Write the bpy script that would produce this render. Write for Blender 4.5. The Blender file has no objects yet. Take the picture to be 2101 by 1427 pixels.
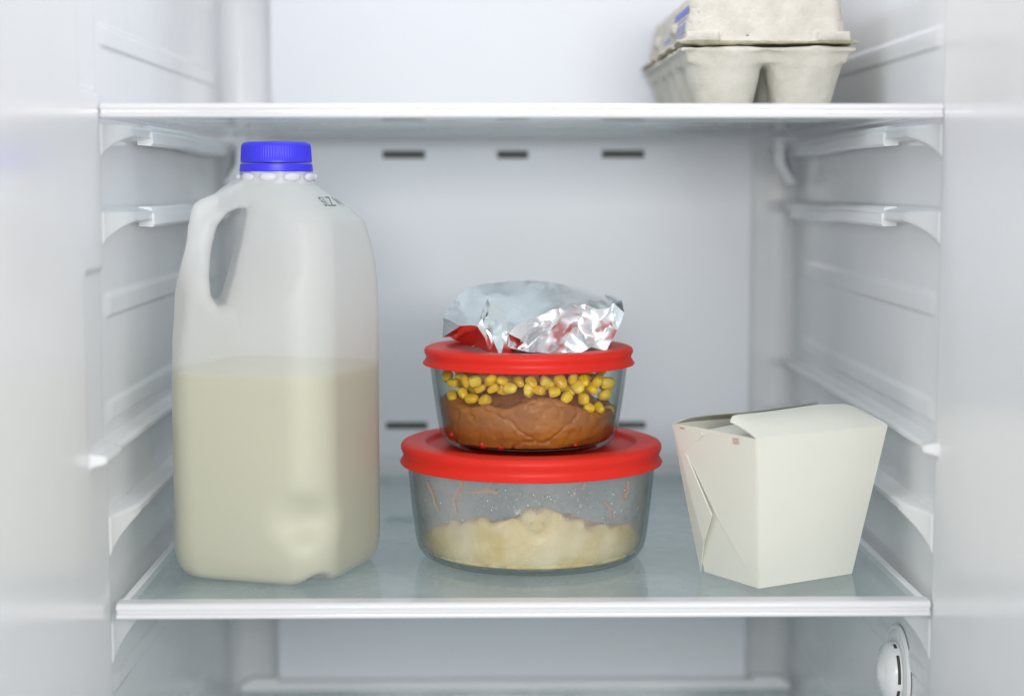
import bpy, math, random
import numpy as np
from mathutils import Vector, Matrix
from mathutils.geometry import delaunay_2d_cdt

random.seed(7)
RNG = np.random.default_rng(11)
SC = bpy.context.scene
COL = SC.collection
R = math.radians
MM = 0.001

# ------------------------------------------------------------------ camera (mm in the code, metres in the scene)
F_PX = 3500.0
CAM = np.array([-19.7, -869.0, 217.0])
PITCH, YAW = R(5.516), R(0.933)
FW = np.array([math.sin(YAW) * math.cos(PITCH), math.cos(YAW) * math.cos(PITCH), -math.sin(PITCH)])
RT = np.array([math.cos(YAW), -math.sin(YAW), 0.0])
UP = np.cross(RT, FW)
cd = bpy.data.cameras.new('camera')
cam = bpy.data.objects.new('camera', cd); COL.objects.link(cam)
cam.matrix_world = Matrix(((RT[0], UP[0], -FW[0], CAM[0] * MM), (RT[1], UP[1], -FW[1], CAM[1] * MM),
                           (RT[2], UP[2], -FW[2], CAM[2] * MM), (0, 0, 0, 1)))
cd.sensor_fit = 'HORIZONTAL'; cd.sensor_width = 36.0
cd.lens = F_PX / 2101 * 36
cd.clip_start = 0.02; cd.clip_end = 50
cd.dof.use_dof = True; cd.dof.focus_distance = 0.955; cd.dof.aperture_fstop = 3.7
SC.camera = cam

# ------------------------------------------------------------------ light
w = bpy.data.worlds.new('World'); SC.world = w; w.use_nodes = True
w.node_tree.nodes['Background'].inputs[0].default_value = (0.985, 0.99, 0.985, 1)
w.node_tree.nodes['Background'].inputs[1].default_value = 0.66

def area(name, loc, target, sx, sy, power, col):
    l = bpy.data.lights.new(name, 'AREA'); l.shape = 'RECTANGLE'; l.size = sx; l.size_y = sy
    l.energy = power; l.color = col
    o = bpy.data.objects.new(name, l); COL.objects.link(o)
    o.location = Vector(loc) * MM
    o.rotation_euler = (Vector(target) - Vector(loc)).to_track_quat('-Z', 'Y').to_euler()
    return o
area('room_lamp', (60, -1000, 305), (0, 200, 130), 0.55, 0.14, 5.2, (1.0, 0.985, 0.96))
area('ceiling_lamp', (0, 60, 600), (0, 90, 0), 0.26, 0.12, 0.6, (0.90, 0.91, 1.0))

vs = SC.view_settings
vs.view_transform = 'Standard'; vs.look = 'None'; vs.exposure = 0.29; vs.gamma = 1.0; vs.use_curve_mapping = False
SC.cycles.use_denoising = True; SC.cycles.adaptive_threshold = 0.02
SC.cycles.max_bounces = 14; SC.cycles.transparent_max_bounces = 24; SC.cycles.transmission_bounces = 10
SC.cycles.diffuse_bounces = 6; SC.cycles.glossy_bounces = 6
SC.cycles.sample_clamp_indirect = 6.0

# ------------------------------------------------------------------ helpers
def pray(x, y):
    return FW + RT * (x - 1050.5) / F_PX - UP * (y - 713.5) / F_PX
def on(x, y, axis, v):
    d = pray(x, y); return CAM + d * ((v - CAM[axis]) / d[axis])
def on_plane(x, y, p0, n):
    d = pray(x, y); return CAM + d * (np.dot(np.asarray(p0) - CAM, n) / np.dot(d, n))
def unit(v):
    v = np.asarray(v, float); return v / np.linalg.norm(v)
def sstep(a, b, x):
    t = np.clip((x - a) / (b - a), 0, 1); return t * t * (3 - 2 * t)
def smin(a, b, k):
    h = np.clip(0.5 + 0.5 * (b - a) / k, 0, 1); return b + (a - b) * h - k * h * (1 - h)
def smax(a, b, k):
    return -smin(-a, -b, k)
LAT = np.random.default_rng(5).random((32, 32, 32))
def vnoise(x, y, z, s, seed=0):
    x = np.asarray(x) / s + 13.7 * seed + 100; y = np.asarray(y) / s + 5.1 * seed + 100; z = np.asarray(z) / s + 9.3 * seed + 100
    xi = np.floor(x).astype(int); yi = np.floor(y).astype(int); zi = np.floor(z).astype(int)
    fx, fy, fz = x - xi, y - yi, z - zi
    fx = fx * fx * (3 - 2 * fx); fy = fy * fy * (3 - 2 * fy); fz = fz * fz * (3 - 2 * fz)
    L = lambda a, b, c: LAT[(xi + a) % 32, (yi + b) % 32, (zi + c) % 32]
    r = 0
    for a in (0, 1):
        for b in (0, 1):
            for c in (0, 1):
                r = r + L(a, b, c) * (fx if a else 1 - fx) * (fy if b else 1 - fy) * (fz if c else 1 - fz)
    return r - 0.5

def nets(f, lo, hi, h):
    """surface nets of f < 0; returns verts, quads"""
    n = [int(math.ceil((hi[i] - lo[i]) / h)) + 1 for i in range(3)]
    ax = [lo[i] + h * np.arange(n[i]) for i in range(3)]
    X, Y, Z = np.meshgrid(*ax, indexing='ij')
    V = f(X, Y, Z).astype(np.float64)
    S = V < 0
    c = np.zeros(tuple(k - 1 for k in n), int)
    corners = [(a, b, d) for a in (0, 1) for b in (0, 1) for d in (0, 1)]
    sl = lambda A, o: A[o[0]:n[0] - 1 + o[0], o[1]:n[1] - 1 + o[1], o[2]:n[2] - 1 + o[2]]
    for o in corners: c += sl(S, o)
    act = np.argwhere((c > 0) & (c < 8))
    idx = -np.ones(c.shape, int); idx[tuple(act.T)] = np.arange(len(act))
    pos = np.zeros((len(act), 3)); cnt = np.zeros(len(act))
    for o in corners:
        for axn in range(3):
            if o[axn]: continue
            o2 = list(o); o2[axn] = 1
            va = V[tuple((act + o).T)]; vb = V[tuple((act + o2).T)]
            m = (va < 0) != (vb < 0)
            t = np.where(m, va / np.where(va == vb, 1, va - vb), 0)
            p = np.tile(np.array(o, float), (len(act), 1)); p[:, axn] += t
            pos[m] += p[m]; cnt[m] += 1
    P = (act + pos / cnt[:, None]) * h + np.array(lo)
    quads = []
    for axn in range(3):
        a1, a2 = (axn + 1) % 3, (axn + 2) % 3
        s0 = [slice(None)] * 3; s1 = [slice(None)] * 3
        s0[axn] = slice(0, -1); s1[axn] = slice(1, None)
        A = S[tuple(s0)]; B = S[tuple(s1)]
        e = np.argwhere(A != B)
        ok = (e[:, a1] > 0) & (e[:, a2] > 0) & (e[:, a1] < n[a1] - 1) & (e[:, a2] < n[a2] - 1)
        e = e[ok]; ins = A[tuple(e.T)]
        def cell(d1, d2):
            q = e.copy(); q[:, a1] += d1; q[:, a2] += d2; return idx[tuple(q.T)]
        q = np.stack([cell(-1, -1), cell(0, -1), cell(0, 0), cell(-1, 0)], 1)
        q[~ins] = q[~ins][:, ::-1]
        quads.append(q)
    return P, np.concatenate(quads)

def origin_of(p):
    o = np.zeros(3)
    while p is not None:
        o = o + np.array(p.location) / MM; p = p.parent
    return o
def mesh_data(name, verts, faces, mat, smooth=True, off=None, angle=None):
    v = np.asarray(verts, float)
    if off is not None: v = v - off
    me = bpy.data.meshes.new(name)
    me.from_pydata((v * MM).tolist(), [], faces.tolist() if hasattr(faces, 'tolist') else faces)
    if smooth: me.polygons.foreach_set('use_smooth', [True] * len(me.polygons))
    if angle is not None:
        me.set_sharp_from_angle(angle=R(angle))
    if mat: me.materials.append(mat)
    me.update()
    return me
def obj(name, verts, faces, mat, parent=None, smooth=True, angle=None, loc=None):
    """mesh object from world mm coordinates"""
    off = origin_of(parent)
    if loc is not None and parent is None: off = np.array(loc, float)
    me = mesh_data(name, verts, faces, mat, smooth, off, angle)
    o = bpy.data.objects.new(name, me); COL.objects.link(o)
    o.parent = parent
    if loc is not None and parent is None: o.location = Vector(loc) * MM
    return o
def thing(name, label, cat, loc, group=None):
    o = bpy.data.objects.new(name, None); COL.objects.link(o)
    o.location = Vector(loc) * MM; o.empty_display_size = 0.02
    o['label'] = label; o['category'] = cat
    if group: o['group'] = group
    return o
def tag(o, label, cat=None, group=None, kind=None):
    o['label'] = label
    if cat: o['category'] = cat
    if group: o['group'] = group
    if kind: o['kind'] = kind
    return o

def lathe(profile, cx, cy, n=96, rmod=None):
    """closed or open profile of (r, z)"""
    vs_, fs = [], []
    m = len(profile)
    for i in range(n):
        a = 2 * math.pi * i / n
        for j, (r, z) in enumerate(profile):
            rr = r if rmod is None else rmod(r, z, a)
            vs_.append((cx + rr * math.cos(a), cy + rr * math.sin(a), z))
    for i in range(n):
        k = (i + 1) % n
        for j in range(m - 1):
            fs.append((i * m + j, k * m + j, k * m + j + 1, i * m + j + 1))
    return vs_, fs
def box(x0, x1, y0, y1, z0, z1, b=0.0):
    """box, edges chamfered by b"""
    if b <= 0:
        v = [(x, y, z) for x in (x0, x1) for y in (y0, y1) for z in (z0, z1)]
        return v, [(0, 1, 3, 2), (4, 6, 7, 5), (0, 4, 5, 1), (2, 3, 7, 6), (0, 2, 6, 4), (1, 5, 7, 3)]
    import bmesh
    bm = bmesh.new()
    bmesh.ops.create_cube(bm, size=1.0)
    for q in bm.verts:
        q.co = Vector(((x0 + x1) / 2 + q.co.x * (x1 - x0), (y0 + y1) / 2 + q.co.y * (y1 - y0), (z0 + z1) / 2 + q.co.z * (z1 - z0)))
    bmesh.ops.bevel(bm, geom=bm.edges[:], offset=b, segments=3, affect='EDGES', profile=0.6)
    bm.verts.ensure_lookup_table()
    v = [tuple(q.co) for q in bm.verts]; f = [tuple(q.index for q in p.verts) for p in bm.faces]
    bm.free(); return v, f
def extrude_x(profile, x0, x1):
    """closed (y, z) profile swept along x, capped"""
    n = len(profile)
    v = [(x0, y, z) for y, z in profile] + [(x1, y, z) for y, z in profile]
    f = [(i, (i + 1) % n, n + (i + 1) % n, n + i) for i in range(n)]
    f += [tuple(range(n))[::-1], tuple(range(n, 2 * n))]
    return v, f
def slab(poly, n, t):
    """flat polygon given a thickness t against its normal"""
    p = np.asarray(poly, float); n = unit(n); k = len(p)
    v = np.concatenate([p, p - n * t])
    f = [tuple(range(k)), tuple(range(2 * k - 1, k - 1, -1))] + [(i, k + i, k + (i + 1) % k, (i + 1) % k) for i in range(k)]
    return v, f
def grid_sheet(P, t, nrm):
    """P[i][j] points, thickness t along nrm"""
    P = np.asarray(P, float); a, b = P.shape[:2]
    v = np.concatenate([P.reshape(-1, 3), (P - np.asarray(nrm) * t).reshape(-1, 3)])
    f = []; o = a * b
    for i in range(a - 1):
        for j in range(b - 1):
            q = (i * b + j, i * b + j + 1, (i + 1) * b + j + 1, (i + 1) * b + j)
            f.append(q); f.append(tuple(o + k for k in q[::-1]))
    ring = [j for j in range(b)] + [i * b + b - 1 for i in range(1, a)] + [(a - 1) * b + j for j in range(b - 2, -1, -1)] + [i * b for i in range(a - 2, 0, -1)]
    for i in range(len(ring)):
        p, q = ring[i], ring[(i + 1) % len(ring)]
        f.append((q, p, o + p, o + q))
    return v, f
def merge(parts):
    V, Fc = [], []
    for v, f in parts:
        o = len(V); V += [tuple(q) for q in v]; Fc += [tuple(o + i for i in q) for q in f]
    return V, Fc

# ------------------------------------------------------------------ materials
def nt_new(name):
    m = bpy.data.materials.new(name); m.use_nodes = True
    nt = m.node_tree; b = nt.nodes['Principled BSDF']; return m, nt, b
def plain(name, col, rough=0.4, spec=0.5, metal=0.0, vary=0.0, vscale=60, bump=0.0, bscale=300, col2=None, coat=0.0, sss=0.0, sssr=(1, 1, 1), rvary=0.0, detail=5.0):
    m, nt, b = nt_new(name)
    b.inputs['Base Color'].default_value = (*col, 1); b.inputs['Roughness'].default_value = rough
    b.inputs['Specular IOR Level'].default_value = spec; b.inputs['Metallic'].default_value = metal
    b.inputs['Coat Weight'].default_value = coat
    if sss:
        b.inputs['Subsurface Weight'].default_value = sss; b.inputs['Subsurface Radius'].default_value = sssr; b.inputs['Subsurface Scale'].default_value = 0.004
    tc = nt.nodes.new('ShaderNodeTexCoord')
    if vary or col2:
        n = nt.nodes.new('ShaderNodeTexNoise'); n.inputs['Scale'].default_value = vscale; n.inputs['Detail'].default_value = detail
        nt.links.new(tc.outputs['Object'], n.inputs['Vector'])
        rp = nt.nodes.new('ShaderNodeValToRGB')
        c2 = col2 or tuple(c * (1 - vary) for c in col)
        rp.color_ramp.elements[0].position = 0.33; rp.color_ramp.elements[1].position = 0.67
        rp.color_ramp.elements[0].color = (*c2, 1); rp.color_ramp.elements[1].color = (*col, 1)
        nt.links.new(n.outputs['Fac'], rp.inputs['Fac']); nt.links.new(rp.outputs['Color'], b.inputs['Base Color'])
    if rvary:
        n = nt.nodes.new('ShaderNodeTexNoise'); n.inputs['Scale'].default_value = 25; n.inputs['Detail'].default_value = 6
        nt.links.new(tc.outputs['Object'], n.inputs['Vector'])
        mr = nt.nodes.new('ShaderNodeMapRange'); mr.inputs['From Min'].default_value = 0.3; mr.inputs['From Max'].default_value = 0.7
        mr.inputs['To Min'].default_value = rough - rvary; mr.inputs['To Max'].default_value = rough + rvary
        nt.links.new(n.outputs['Fac'], mr.inputs['Value']); nt.links.new(mr.outputs['Result'], b.inputs['Roughness'])
    if bump:
        n = nt.nodes.new('ShaderNodeTexNoise'); n.inputs['Scale'].default_value = bscale; n.inputs['Detail'].default_value = detail
        nt.links.new(tc.outputs['Object'], n.inputs['Vector'])
        bp = nt.nodes.new('ShaderNodeBump'); bp.inputs['Strength'].default_value = bump; bp.inputs['Distance'].default_value = 0.001
        nt.links.new(n.outputs['Fac'], bp.inputs['Height']); nt.links.new(bp.outputs['Normal'], b.inputs['Normal'])
    return m
def schlick(nt, f0):
    """mirror share of a clear surface, the same from either side"""
    lw = nt.nodes.new('ShaderNodeLayerWeight'); lw.inputs['Blend'].default_value = 0.5
    pw = nt.nodes.new('ShaderNodeMath'); pw.operation = 'POWER'; pw.inputs[1].default_value = 5.0
    nt.links.new(lw.outputs['Facing'], pw.inputs[0])
    ma = nt.nodes.new('ShaderNodeMath'); ma.operation = 'MULTIPLY_ADD'; ma.inputs[1].default_value = 1 - f0; ma.inputs[2].default_value = f0
    nt.links.new(pw.outputs[0], ma.inputs[0])
    return ma
def clear_glass(name, tint, edge, rough=0.015, fog=0.0, fogcol=(0.8, 0.82, 0.82), fogscale=40, ior=1.5):
    """clear pane: transmits straight, mirrors by Fresnel, absorbs more where the path through it is longer"""
    m = bpy.data.materials.new(name); m.use_nodes = True; nt = m.node_tree
    nt.nodes.remove(nt.nodes['Principled BSDF']); out = nt.nodes['Material Output']
    tr = nt.nodes.new('ShaderNodeBsdfTransparent'); gl = nt.nodes.new('ShaderNodeBsdfGlossy'); gl.inputs['Roughness'].default_value = rough
    lw = nt.nodes.new('ShaderNodeLayerWeight'); lw.inputs['Blend'].default_value = 0.35
    rp = nt.nodes.new('ShaderNodeValToRGB'); rp.color_ramp.elements[0].color = (*tint, 1); rp.color_ramp.elements[1].color = (*edge, 1)
    rp.color_ramp.elements[0].position = 0.25
    nt.links.new(lw.outputs['Facing'], rp.inputs['Fac']); nt.links.new(rp.outputs['Color'], tr.inputs['Color'])
    fr = schlick(nt, ((ior - 1) / (ior + 1)) ** 2)
    mx = nt.nodes.new('ShaderNodeMixShader')
    nt.links.new(fr.outputs[0], mx.inputs[0]); nt.links.new(tr.outputs[0], mx.inputs[1]); nt.links.new(gl.outputs[0], mx.inputs[2])
    last = mx
    if fog:
        tc = nt.nodes.new('ShaderNodeTexCoord'); n = nt.nodes.new('ShaderNodeTexNoise'); n.inputs['Scale'].default_value = fogscale; n.inputs['Detail'].default_value = 7
        nt.links.new(tc.outputs['Object'], n.inputs['Vector'])
        mr = nt.nodes.new('ShaderNodeMapRange'); mr.inputs['From Min'].default_value = 0.35; mr.inputs['From Max'].default_value = 0.7; mr.inputs['To Min'].default_value = fog * 0.4; mr.inputs['To Max'].default_value = fog * 1.3
        nt.links.new(n.outputs['Fac'], mr.inputs['Value'])
        df = nt.nodes.new('ShaderNodeBsdfDiffuse'); df.inputs['Color'].default_value = (*fogcol, 1)
        tl = nt.nodes.new('ShaderNodeBsdfTranslucent'); tl.inputs['Color'].default_value = (*fogcol, 1)
        m1 = nt.nodes.new('ShaderNodeMixShader'); m1.inputs[0].default_value = 0.5
        nt.links.new(df.outputs[0], m1.inputs[1]); nt.links.new(tl.outputs[0], m1.inputs[2])
        m2 = nt.nodes.new('ShaderNodeMixShader'); nt.links.new(mr.outputs[0], m2.inputs[0]); nt.links.new(mx.outputs[0], m2.inputs[1]); nt.links.new(m1.outputs[0], m2.inputs[2])
        last = m2
    nt.links.new(last.outputs[0], out.inputs['Surface'])
    return m
def sheet_plastic(name, col, clear=0.3, back=0.5, rough=0.35, gloss=0.06, blur=True):
    """thin milky plastic sheet: part scattered forward, part back, part let through"""
    m = bpy.data.materials.new(name); m.use_nodes = True; nt = m.node_tree
    nt.nodes.remove(nt.nodes['Principled BSDF']); out = nt.nodes['Material Output']
    df = nt.nodes.new('ShaderNodeBsdfDiffuse'); df.inputs['Color'].default_value = (*col, 1)
    tl = nt.nodes.new('ShaderNodeBsdfTranslucent'); tl.inputs['Color'].default_value = (*col, 1)
    m1 = nt.nodes.new('ShaderNodeMixShader'); m1.inputs[0].default_value = back
    nt.links.new(df.outputs[0], m1.inputs[1]); nt.links.new(tl.outputs[0], m1.inputs[2])
    tr = nt.nodes.new('ShaderNodeBsdfTransparent'); tr.inputs['Color'].default_value = (0.97, 0.97, 0.96, 1)
    m2 = nt.nodes.new('ShaderNodeMixShader'); m2.inputs[0].default_value = clear
    nt.links.new(m1.outputs[0], m2.inputs[1]); nt.links.new(tr.outputs[0], m2.inputs[2])
    gl = nt.nodes.new('ShaderNodeBsdfGlossy'); gl.inputs['Roughness'].default_value = rough
    fr = schlick(nt, 0.04)
    m3 = nt.nodes.new('ShaderNodeMixShader'); nt.links.new(fr.outputs[0], m3.inputs[0]); nt.links.new(m2.outputs[0], m3.inputs[1]); nt.links.new(gl.outputs[0], m3.inputs[2])
    tc = nt.nodes.new('ShaderNodeTexCoord'); n = nt.nodes.new('ShaderNodeTexNoise'); n.inputs['Scale'].default_value = 55; n.inputs['Detail'].default_value = 2
    nt.links.new(tc.outputs['Object'], n.inputs['Vector'])
    bp = nt.nodes.new('ShaderNodeBump'); bp.inputs['Strength'].default_value = 0.25; bp.inputs['Distance'].default_value = 0.001
    nt.links.new(n.outputs['Fac'], bp.inputs['Height'])
    for s in (df, gl): nt.links.new(bp.outputs['Normal'], s.inputs['Normal'])
    nt.links.new(m3.outputs[0], out.inputs['Surface'])
    return m

M_WALL = plain('white_liner', (0.765, 0.775, 0.79), 0.2, 0.5, vary=0.03, vscale=9, rvary=0.03)
M_PANEL = plain('white_panel', (0.74, 0.755, 0.80), 0.38, 0.4, vary=0.03, vscale=7)
M_TRIM = plain('white_trim', (0.70, 0.705, 0.73), 0.14, 0.6, rvary=0.03)
M_RAIL = plain('white_rail', (0.78, 0.79, 0.81), 0.25, 0.5)
M_DARK = plain('dark_void', (0.05, 0.05, 0.045), 0.7)
M_LOUVRE = plain('grey_louvre', (0.26, 0.26, 0.24), 0.6)
M_VENT = plain('vent_grey', (0.13, 0.13, 0.12), 0.7)
M_SHELF = clear_glass('shelf_glass', (0.90, 0.945, 0.94), (0.86, 0.92, 0.92), rough=0.05, fog=0.28, fogcol=(0.80, 0.86, 0.87), fogscale=14)
M_DISH = clear_glass('dish_glass', (0.965, 0.975, 0.97), (0.52, 0.58, 0.57), ior=1.42)
M_DISHFOG = clear_glass('fogged_glass', (0.97, 0.975, 0.97), (0.6, 0.65, 0.63), fog=0.36, fogscale=30, ior=1.15)
M_RED = plain('red_lid', (0.70, 0.018, 0.008), 0.45, 0.32, vary=0.06, vscale=30, bump=0.05, bscale=500, rvary=0.06)
M_BLUE = plain('blue_cap', (0.05, 0.04, 0.82), 0.38, 0.45, vary=0.08, vscale=80)
M_HDPE = sheet_plastic('milky_plastic', (0.95, 0.95, 0.955), clear=0.28, back=0.48, rough=0.48)
M_NECK = plain('neck_plastic', (0.68, 0.68, 0.72), 0.35, 0.4)
M_MILK = plain('milk', (0.40, 0.395, 0.11), 0.5, 0.3, vary=0.03, vscale=25)
M_CARD = plain('white_card', (0.765, 0.765, 0.69), 0.42, 0.35, vary=0.025, vscale=14, bump=0.04, bscale=700)
M_CARDIN = plain('card_inside', (0.74, 0.73, 0.62), 0.55, 0.3, vary=0.03, vscale=20)
M_PRINT = plain('red_print', (0.55, 0.16, 0.13), 0.6)
M_PULP = plain('egg_pulp', (0.66, 0.63, 0.57), 0.9, 0.15, col2=(0.56, 0.53, 0.46), vscale=70, bump=0.55, bscale=520, detail=9)
M_PULPE = plain('pulp_edge', (0.50, 0.46, 0.34), 0.95, 0.1, col2=(0.36, 0.33, 0.24), vscale=200, bump=0.8, bscale=500, detail=9)
M_BLUEINK = plain('blue_ink', (0.17, 0.24, 0.68), 0.7)
M_PALEINK = plain('pale_blue_ink', (0.30, 0.34, 0.66), 0.75)
M_INK = plain('black_ink', (0.05, 0.05, 0.08), 0.6)
M_BEANS = plain('refried_beans', (0.43, 0.155, 0.018), 0.42, 0.4, col2=(0.32, 0.105, 0.022), vscale=55, bump=0.5, bscale=260, detail=8)
M_TOMATO = plain('tomato', (0.55, 0.02, 0.01), 0.3, 0.5)
M_RICE = plain('creamy_rice', (0.78, 0.665, 0.42), 0.5, 0.4, col2=(0.62, 0.47, 0.20), vscale=60, bump=0.45, bscale=240, detail=7)
M_RICE2 = plain('pale_rice', (0.86, 0.74, 0.56), 0.45, 0.4, vary=0.12, vscale=60)
M_STREAK = sheet_plastic('lid_tint_streak', (0.70, 0.46, 0.36), clear=0.42, back=0.3, rough=0.2)  # red lid showing in the wet streaks, put into their colour
CORN = [plain('corn_%d' % i, c, 0.3, 0.5, vary=0.22, vscale=160) for i, c in enumerate([(0.92, 0.60, 0.02), (0.84, 0.50, 0.015), (0.95, 0.68, 0.07)])]
M_FOIL = plain('aluminium_foil', (0.91, 0.915, 0.93), 0.17, 0.5, metal=1.0, bump=0.10, bscale=120, rvary=0.05)
mw, nt, b = nt_new('water_drop')
b.inputs['Base Color'].default_value = (1, 1, 1, 1); b.inputs['Roughness'].default_value = 0.03; b.inputs['IOR'].default_value = 1.33; b.inputs['Transmission Weight'].default_value = 1.0
M_DROP = clear_glass('water_bead', (0.97, 0.98, 0.98), (0.75, 0.78, 0.78), rough=0.04, fog=0.25, ior=1.6)

# ------------------------------------------------------------------ the refrigerator: side walls as moulded liners
def wall_depth(Y, Z, left):
    """how far the liner stands into the compartment (mm) from x = 213"""
    d = np.zeros_like(Y)
    rec = sstep(-1, 3, Y) * 3.0
    if left:
        def rrect(y0, z0, z1, r):
            qy = y0 + r - Y; qz = np.maximum(z0 + r - Z, Z - (z1 - r))
            return np.hypot(np.maximum(qy, 0), np.maximum(qz, 0)) + np.minimum(np.maximum(qy, qz), 0) - r
        for y0, z0, z1 in ((-45, 262, 900), (-41, 84, 174)):
            s = rrect(y0, z0, z1, 7)
            rec = np.maximum(rec, 2.4 * sstep(1.5, -3.0, s))
    d -= rec
    fade = sstep(6, 26, Y) * sstep(408, 380, Y)
    for z0, z1 in ((340, 353), (286, 299), (147, 161), (92, 105), (-52, -40), (-134, -121)):
        d += fade * 1.2 * sstep(z0 - 0.3, z0 + 2.0, Z) * sstep(z1 + 0.3, z1 - 3.6, Z)
    y0 = -42 if left else -12
    # narrow ledge
    zt, zb = 85.0, 77.5
    led = sstep(y0, y0 + 7, Y)
    d += led * 7.5 * sstep(zb - 1.0, zb + 2.2, Z) * sstep(zt + 0.6, zt - 2.2, Z)
    # shelf brackets with a gusset running down at the front
    for zt, h, g in ((249, 9, 15), (204, 9, 15), (47, 8, 20), (-8, 8, 22), (500, 9, 15)):
        gy = np.clip(1 - Y / 62.0, 0, 1)
        zb = zt - h - g * gy ** 2
        ramp = sstep(-2, 46, Y) * 7.5 + 3.0 * sstep(-1, 3, Y)
        soft = 1.5 + 5.0 * gy
        d = np.maximum(d, -3 + ramp * sstep(-0.3, soft, Z - zb) * sstep(-0.3, 2.4, zt - Z) + (d + 3) * (1 - sstep(-0.3, soft, Z - zb) * sstep(-0.3, 2.4, zt - Z)))
    # rounded rear corner
    rr = 14.0
    t = np.clip(Y - (434 - rr), 0, rr - 0.02)
    d += rr - np.sqrt(rr * rr - t * t)
    return d
def side_wall(name, s):
    ys = np.concatenate([np.arange(-260, -60, 6.0), np.arange(-60, 80, 1.0), np.arange(80, 385, 3.0), np.arange(385, 434.1, 1.0)])
    zs = np.concatenate([np.arange(-260, -140, 4.0), np.arange(-140, 310, 0.9), np.arange(310, 640, 2.5)])
    Yg, Zg = np.meshgrid(ys, zs, indexing='ij')
    D = wall_depth(Yg, Zg, s < 0)
    V = np.stack([s * (213 - D), Yg, Zg], -1).reshape(-1, 3)
    a, b = Yg.shape
    i = np.arange(a * b).reshape(a, b)
    q = np.stack([i[:-1, :-1], i[1:, :-1], i[1:, 1:], i[:-1, 1:]], -1).reshape(-1, 4)
    if s > 0: q = q[:, ::-1]
    o = obj(name, V, q, M_WALL)
    tag(o, ('left' if s < 0 else 'right') + ' white moulded refrigerator side wall with shelf brackets and ribs', kind='structure')
    # clipped-in shelf rails behind the moulded bracket noses
    for zt, y0 in ((249, 92), (204, 92)):
        pr = [(-0.4, -11), (13.2, -11.4), (15.2, -10), (15.2, -4.5), (13.0, -3.6), (13.0, -1.6), (11.0, -0.2), (-0.4, -0.2)]
        P = []
        for y, k in ((y0, 1.0), (y0 + 0.8, 1.04), (y0 + 120, 1.04), (y0 + 160, 1.15), (y0 + 200, 1.1), (382, 0.9)):
            P.append([(s * (213 - x * k * 0.55 - 0.2), y, zt + z + (-1.5 if y > y0 + 150 else 0)) for x, z in pr])
        V = [p for ring in P for p in ring]; n = len(pr); Fc = []
        for i in range(len(P) - 1):
            for j in range(n): Fc.append((i * n + j, i * n + (j + 1) % n, (i + 1) * n + (j + 1) % n, (i + 1) * n + j))
        Fc += [tuple(range(n)), tuple(range(n * len(P) - 1, n * (len(P) - 1) - 1, -1))]
        obj('shelf_rail', V, Fc, M_RAIL, o, angle=35)
    return o
wl = side_wall('wall_left', -1)
wr = side_wall('wall_right', 1)

# back wall: flat liner behind, raised panel in front with real slots
v, f = box(-204, 204, 433.9, 440, -260, 640)
wb = obj('wall_back', v, f, M_WALL, smooth=False)
tag(wb, 'white refrigerator back wall behind the raised vented panel', kind='structure')
slots = [(-94.6, -63.3, 234.9, 240.8), (-10, 13, 234.9, 240.8), (67.5, 99, 235.4, 241.2),
         (-93.5, -62.5, 33.2, 38.8), (-10, 13, 33.2, 38.8), (70.2, 101.5, 33.2, 38.8)]
xs = sorted({-176.0, 178.5, *[s[0] for s in slots], *[s[1] for s in slots]})
zs = sorted({-220.0, 620.0, *[s[2] for s in slots], *[s[3] for s in slots]})
vv, ff = [], []
def addq(q):
    o = len(vv); vv.extend(q); ff.append((o, o + 1, o + 2, o + 3))
for i in range(len(xs) - 1):
    for j in range(len(zs) - 1):
        cx, cz = (xs[i] + xs[i + 1]) / 2, (zs[j] + zs[j + 1]) / 2
        if any(s[0] < cx < s[1] and s[2] < cz < s[3] for s in slots): continue
        addq([(xs[i], 400, zs[j]), (xs[i + 1], 400, zs[j]), (xs[i + 1], 400, zs[j + 1]), (xs[i], 400, zs[j + 1])])
for x, sgn in ((-176.0, 1), (178.5, -1)):
    addq([(x, 400, -220), (x, 434, -220), (x, 434, 620), (x, 400, 620)])
for s in slots:
    x0, x1, z0, z1 = s
    for q in ([(x0, 400, z0), (x1, 400, z0), (x1, 412, z0), (x0, 412, z0)], [(x0, 400, z1), (x1, 400, z1), (x1, 412, z1), (x0, 412, z1)],
              [(x0, 400, z0), (x0, 400, z1), (x0, 412, z1), (x0, 412, z0)], [(x1, 400, z0), (x1, 400, z1), (x1, 412, z1), (x1, 412, z0)]):
        addq(q)
pan = obj('vented_panel', vv, ff, M_PANEL, wb, smooth=False)
for s in slots:
    v, f = box(s[0] - 1, s[1] + 1, 405.5, 406.5, s[2] - 1, s[3] + 1)
    vt = obj('vent_slot', v, f, M_VENT, pan, smooth=False)
    v, f = box(s[0] - 0.5, s[1] + 0.5, 402.5, 405.4, s[2] + 2.4, s[2] + 3.2)
    obj('louvre', v, f, M_LOUVRE, pan, smooth=False)

v, f = box(-240, 240, -260, 421, -266, -260.5)
fl = obj('floor', v, f, M_WALL, smooth=False)
tag(fl, 'white refrigerator floor under the glass crisper cover', kind='structure')
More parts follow.
